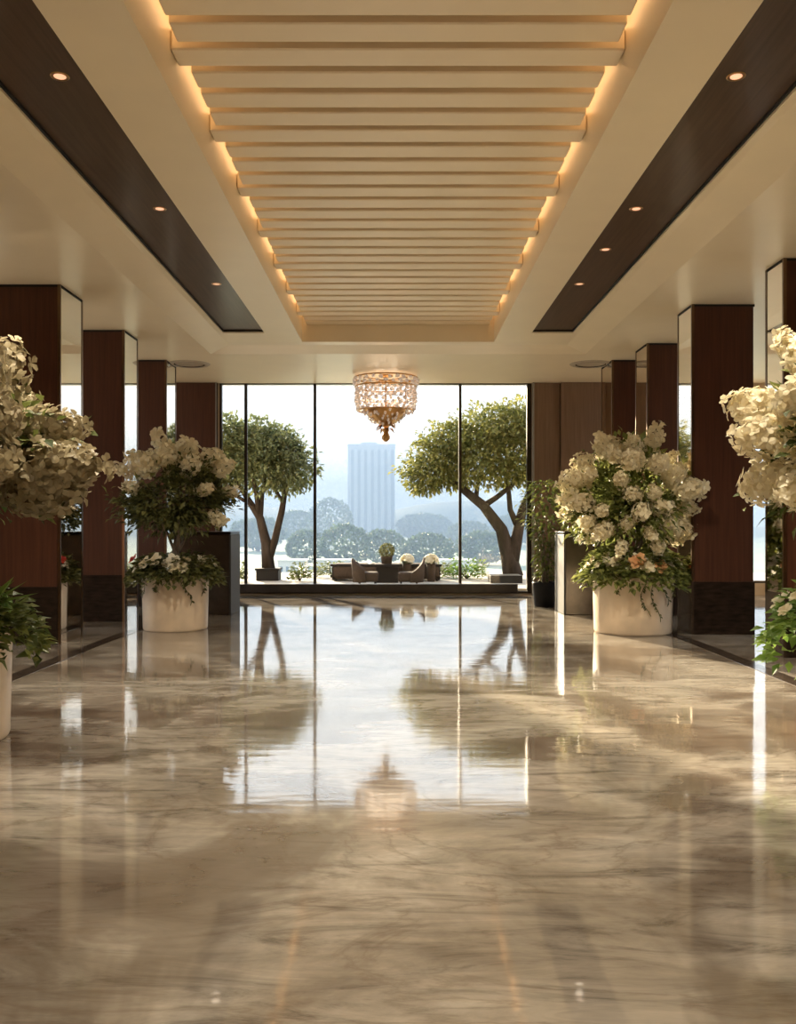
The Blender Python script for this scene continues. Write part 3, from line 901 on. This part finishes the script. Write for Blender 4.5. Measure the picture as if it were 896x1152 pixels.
m = MB(); m.rbox((.52,.42,.37),(0,0,.185),.015); m.build('table_base', M_rattandark, e)
e = empty('topiary', (-.27,21.2,TZ+.44)); tag(e, 'round clipped topiary ball in a pot on the dark table outside', 'plant')
m = MB(); m.lathe([(0,0),(.12,0),(.14,.16),(.145,.18),(.12,.18),(0,.15)], n=24); m.build('pot', M_rattan, e, True)
m = MB(); rnd = random.Random(8)
for k in range(700):
    d = Vector((rnd.gauss(0,1),rnd.gauss(0,1),rnd.gauss(0,1))).normalized()*rnd.uniform(.8,1)
    m.leaf(Vector((d.x*.175,d.y*.175,.32+d.z*.165)), d+Vector((rnd.uniform(-1,1),rnd.uniform(-1,1),rnd.uniform(-1,1))), d, .05, .03)
m.build('foliage', M_leafdark, e)
m = MB(); m.tube([(0,0,.12),(0,0,.34)],.03,8); m.build('stem', M_treebark, e)
def whiteflower(loc, label, seed):
    rnd = random.Random(seed); e = empty('potted_white_flower', loc); tag(e, label, 'plant')
    m = MB(); m.lathe([(0,0),(.09,0),(.11,.42),(.10,.44),(.0,.42)], n=20); m.build('pot', M_rattan, e, True)
    m = MB()
    for k in range(46):
        d = Vector((rnd.gauss(0,1),rnd.gauss(0,1),abs(rnd.gauss(0,1)))).normalized()
        m.petals(Vector((d.x*.15,d.y*.15,.50+d.z*.14)), d, .07, 5, rnd)
    m.build('blossom', M_petalwhite, e)
    m = MB()
    for k in range(60):
        a = rnd.random()*6.28
        m.leaf(Vector((.02*math.cos(a),.02*math.sin(a),.42)), Vector((math.cos(a),math.sin(a),rnd.uniform(.1,1))), Vector((0,0,1)), .16, .06)
    m.build('foliage', M_treeleaf2, e)
whiteflower((.22,21.45,TZ), 'pot of white flowers above the right armchair outside', 1)
whiteflower((.80,21.45,TZ), 'pot of white flowers at the right end of the terrace sofa', 2)

# distance: everything stands in real haze
def far_tree(px, py_top, y, wpx, label=None, seed=1, grp='hazy trees beyond the terrace'):
    s = 1000/y; x = (px-448)/s; w = wpx/s/2; top = 1.5+(590-py_top)/s
    h = top-GZ; cz = GZ + h*.62; rz = h*.40
    e = empty('distant_tree', (x,y,GZ)); tag(e, label, 'tree', grp)
    m = MB(); m.tube([(0,0,0),(0,0,h*.5)],[w*.09,w*.06],8); m.build('trunk', M_treebark, e)
    rnd = random.Random(seed); m = MB()
    for k in range(1800):
        d = Vector((rnd.gauss(0,1), -abs(rnd.gauss(0,1)) if rnd.random()<.7 else rnd.gauss(0,1), rnd.gauss(0,1))).normalized()
        if d.z < -.1: d.z *= .9
        f = (1 + .10*mnoise.noise(d*2.6+Vector((seed*3.1,0,0))))*rnd.uniform(.86,1.03)
        p = Vector((d.x*w*f, d.y*w*f, h-rz*1.15+d.z*rz*1.15*f))
        sz = w*rnd.uniform(.10,.2)
        m.leaf(p, d+Vector((rnd.uniform(-1,1),rnd.uniform(-1,1),rnd.uniform(-.6,1))), d, sz, sz*.7)
    m.build('crown', M_far, e)
far_tree(389,592,150,56,'dome-shaped hazy tree under the pale tower, leftmost of the domes',1)
far_tree(432,597,160,46,'dome-shaped hazy tree behind the topiary',2)
far_tree(482,602,150,56,'dome-shaped hazy tree behind the right end of the sofa',3)
far_tree(545,600,165,60,'hazy dome tree seen just left of the broad tree trunk',4)
far_tree(345,598,160,44,'hazy dome tree seen behind the second mullion',5)
far_tree(372,562,330,46,'pale blue tall tree left of the hazy tower',6)
far_tree(335,575,310,40,'pale blue tree between the slender trunk and the second mullion',7)
far_tree(290,585,250,60,'pale blue tree behind the slender two-stemmed tree',8)
far_tree(478,580,400,60,'pale blue tree right of the tower foot',9)
far_tree(585,580,320,60,'pale blue tree behind the right window edge',10)
far_tree(528,588,290,46,'pale blue tree behind the third mullion',11)
for k, (px, w, col) in enumerate(((375,40,0),(512,44,0),(330,30,0))):
    y = 120; s = 1000/y; x = (px-448)/s
    e = empty('low_building', (x, y, GZ)); tag(e, ['pale low building behind the left of the sofa','pale low building right of the sofa','pale low building behind the slender tree'][k], 'building')
    wd = w/s; m = MB(); m.rbox((wd,4,2.6),(0,0,1.3),.03); m.build('wall', M_box, e)
    m = MB(); m.rbox((wd+.3,4.3,.2),(0,0,2.7),.03); m.build('roof', M_box, e)
    m = MB()
    for j in range(4): m.box(-wd*.42+j*wd*.22, -wd*.42+j*wd*.22+wd*.1, -2.03, -1.99, 1.2, 1.9)
    m.build('window_row', M_towerglass, e)
# tower
e = empty('office_tower', (-12.0,400,GZ)); tag(e, 'pale blue hazy office tower seen through the middle pane', 'building')
H = 37.5-GZ
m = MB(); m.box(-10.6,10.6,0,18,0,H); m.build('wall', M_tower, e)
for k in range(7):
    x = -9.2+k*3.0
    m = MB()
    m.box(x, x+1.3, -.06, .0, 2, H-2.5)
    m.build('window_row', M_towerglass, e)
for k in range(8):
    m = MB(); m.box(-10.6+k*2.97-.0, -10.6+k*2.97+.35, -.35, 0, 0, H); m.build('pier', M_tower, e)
m = MB(); m.box(-5,2.5,4,12,H,H+1.4); m.build('roof_plant_room', M_tower, e)
m = MB(); m.box(-10.8,10.8,-.2,18.2,H-.6,H+.2); m.build('parapet', M_tower, e)
# hill
m = MB(); vs=[]; fs=[]; nx, ny = 60, 12
for j in range(ny+1):
    for i in range(nx+1):
        x = -420+840*i/nx; y = 520+200*j/ny
        q = math.sin(PI*j/ny)
        z = GZ-.5 + q*(20*math.exp(-((x-70)/90)**2) + 13*math.exp(-((x+110)/70)**2) + 6 + 4*mnoise.noise(Vector((x*.02,y*.02,0))))
        vs.append((x,y,z))
for j in range(ny):
    for i in range(nx):
        a=j*(nx+1)+i; fs.append((a,a+1,a+nx+2,a+nx+1))
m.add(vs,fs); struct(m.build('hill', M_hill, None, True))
# haze
M_haze = bpy.data.materials.new('haze'); M_haze.use_nodes = True
nt = M_haze.node_tree; nt.nodes.remove(nt.nodes['Principled BSDF'])
vsn = nt.nodes.new('ShaderNodeVolumeScatter'); vsn.inputs['Color'].default_value = (.80,.90,1.0,1); vsn.inputs['Density'].default_value = .0048
vsn.inputs['Anisotropy'].default_value = .0
vab = nt.nodes.new('ShaderNodeVolumeAbsorption'); vad = nt.nodes.new('ShaderNodeAddShader')
for q in (vsn, vab): q.inputs['Color'].default_value = (.19,.255,.375,1); q.inputs['Density'].default_value = .0034
nt.links.new(vsn.outputs['Volume'], vad.inputs[0]); nt.links.new(vab.outputs['Volume'], vad.inputs[1])
nt.links.new(vad.outputs['Shader'], nt.nodes['Material Output'].inputs['Volume'])
m = MB(); m.box(-500,500,27,800,GZ-.5,40)
o = m.build('haze', M_haze); tag(o, 'thin blue haze over the view beyond the terrace', 'haze', kind='stuff')

# ------------------------------------------------------------------ light
wd = bpy.data.worlds.new('sky'); scn.world = wd; wd.use_nodes = True
nt = wd.node_tree; bg = nt.nodes['Background']
tc = nt.nodes.new('ShaderNodeTexCoord'); sx = nt.nodes.new('ShaderNodeSeparateXYZ')
nt.links.new(tc.outputs['Generated'], sx.inputs['Vector'])
cr = ramp(nt, [(.0,(.80,.86,.93)),(.05,(.93,.94,.95)),(.12,(1,.985,.97)),(.25,(.95,.96,.98)),(.5,(.86,.90,.97)),(1,(.72,.82,1))])
nt.links.new(sx.outputs['Z'], cr.inputs['Fac']); nt.links.new(cr.outputs['Color'], bg.inputs['Color'])
bg.inputs['Strength'].default_value = 1.35

def lamp(name, kind, loc, energy, col, **kw):
    l = bpy.data.lights.new(name, kind); l.energy = energy; l.color = col
    for k, v in kw.items(): setattr(l, k, v)
    o = bpy.data.objects.new(name, l); COL.objects.link(o); o.location = loc
    return o
sun = lamp('sun', 'SUN', (0,0,20), 20, (1,.80,.56), angle=R(1.5))
sun.rotation_euler = Vector((.36,-.89,-.275)).to_track_quat('-Z','Y').to_euler()
spots = list(dl)
for s in (-1,1):
    for yy in (3.6, 1.0, -1.6, -4.2): spots.append((s*2.36, yy, 4.6245))
for x, y, z in spots:
    lamp('downlight_lamp', 'SPOT', (x,y,z-.03), 1.5 if y > 10 else (55 if -1 < y < 4 else 260), (1,.87,.67), spot_size=R(140), spot_blend=1.0, shadow_soft_size=.05)
lamp('chandelier_lamp', 'POINT', (-.245,17.9,4.0), 9, (1,.78,.55), shadow_soft_size=.45)

# ------------------------------------------------------------------ camera and render settings
cam = bpy.data.cameras.new('camera'); co = bpy.data.objects.new('camera', cam); COL.objects.link(co)
co.location = (0,0,1.5); co.rotation_euler = (R(90),0,0)
cam.sensor_fit = 'VERTICAL'; cam.sensor_height = 36; cam.lens = 1000/1152*36
cam.shift_y = 14/1152
cam.clip_end = 3000; cam.clip_start = .05
scn.camera = co
vs_ = scn.view_settings
vs_.view_transform = 'Standard'; vs_.look = 'None'; vs_.gamma = 1; vs_.use_curve_mapping = False; vs_.exposure = 1.08
c = scn.cycles
c.max_bounces = 10; c.diffuse_bounces = 5; c.glossy_bounces = 5; c.transmission_bounces = 6; c.transparent_max_bounces = 16; c.volume_bounces = 1
c.blur_glossy = .4; c.caustics_reflective = True; c.caustics_refractive = False
c.sample_clamp_indirect = 5
c.use_denoising = True
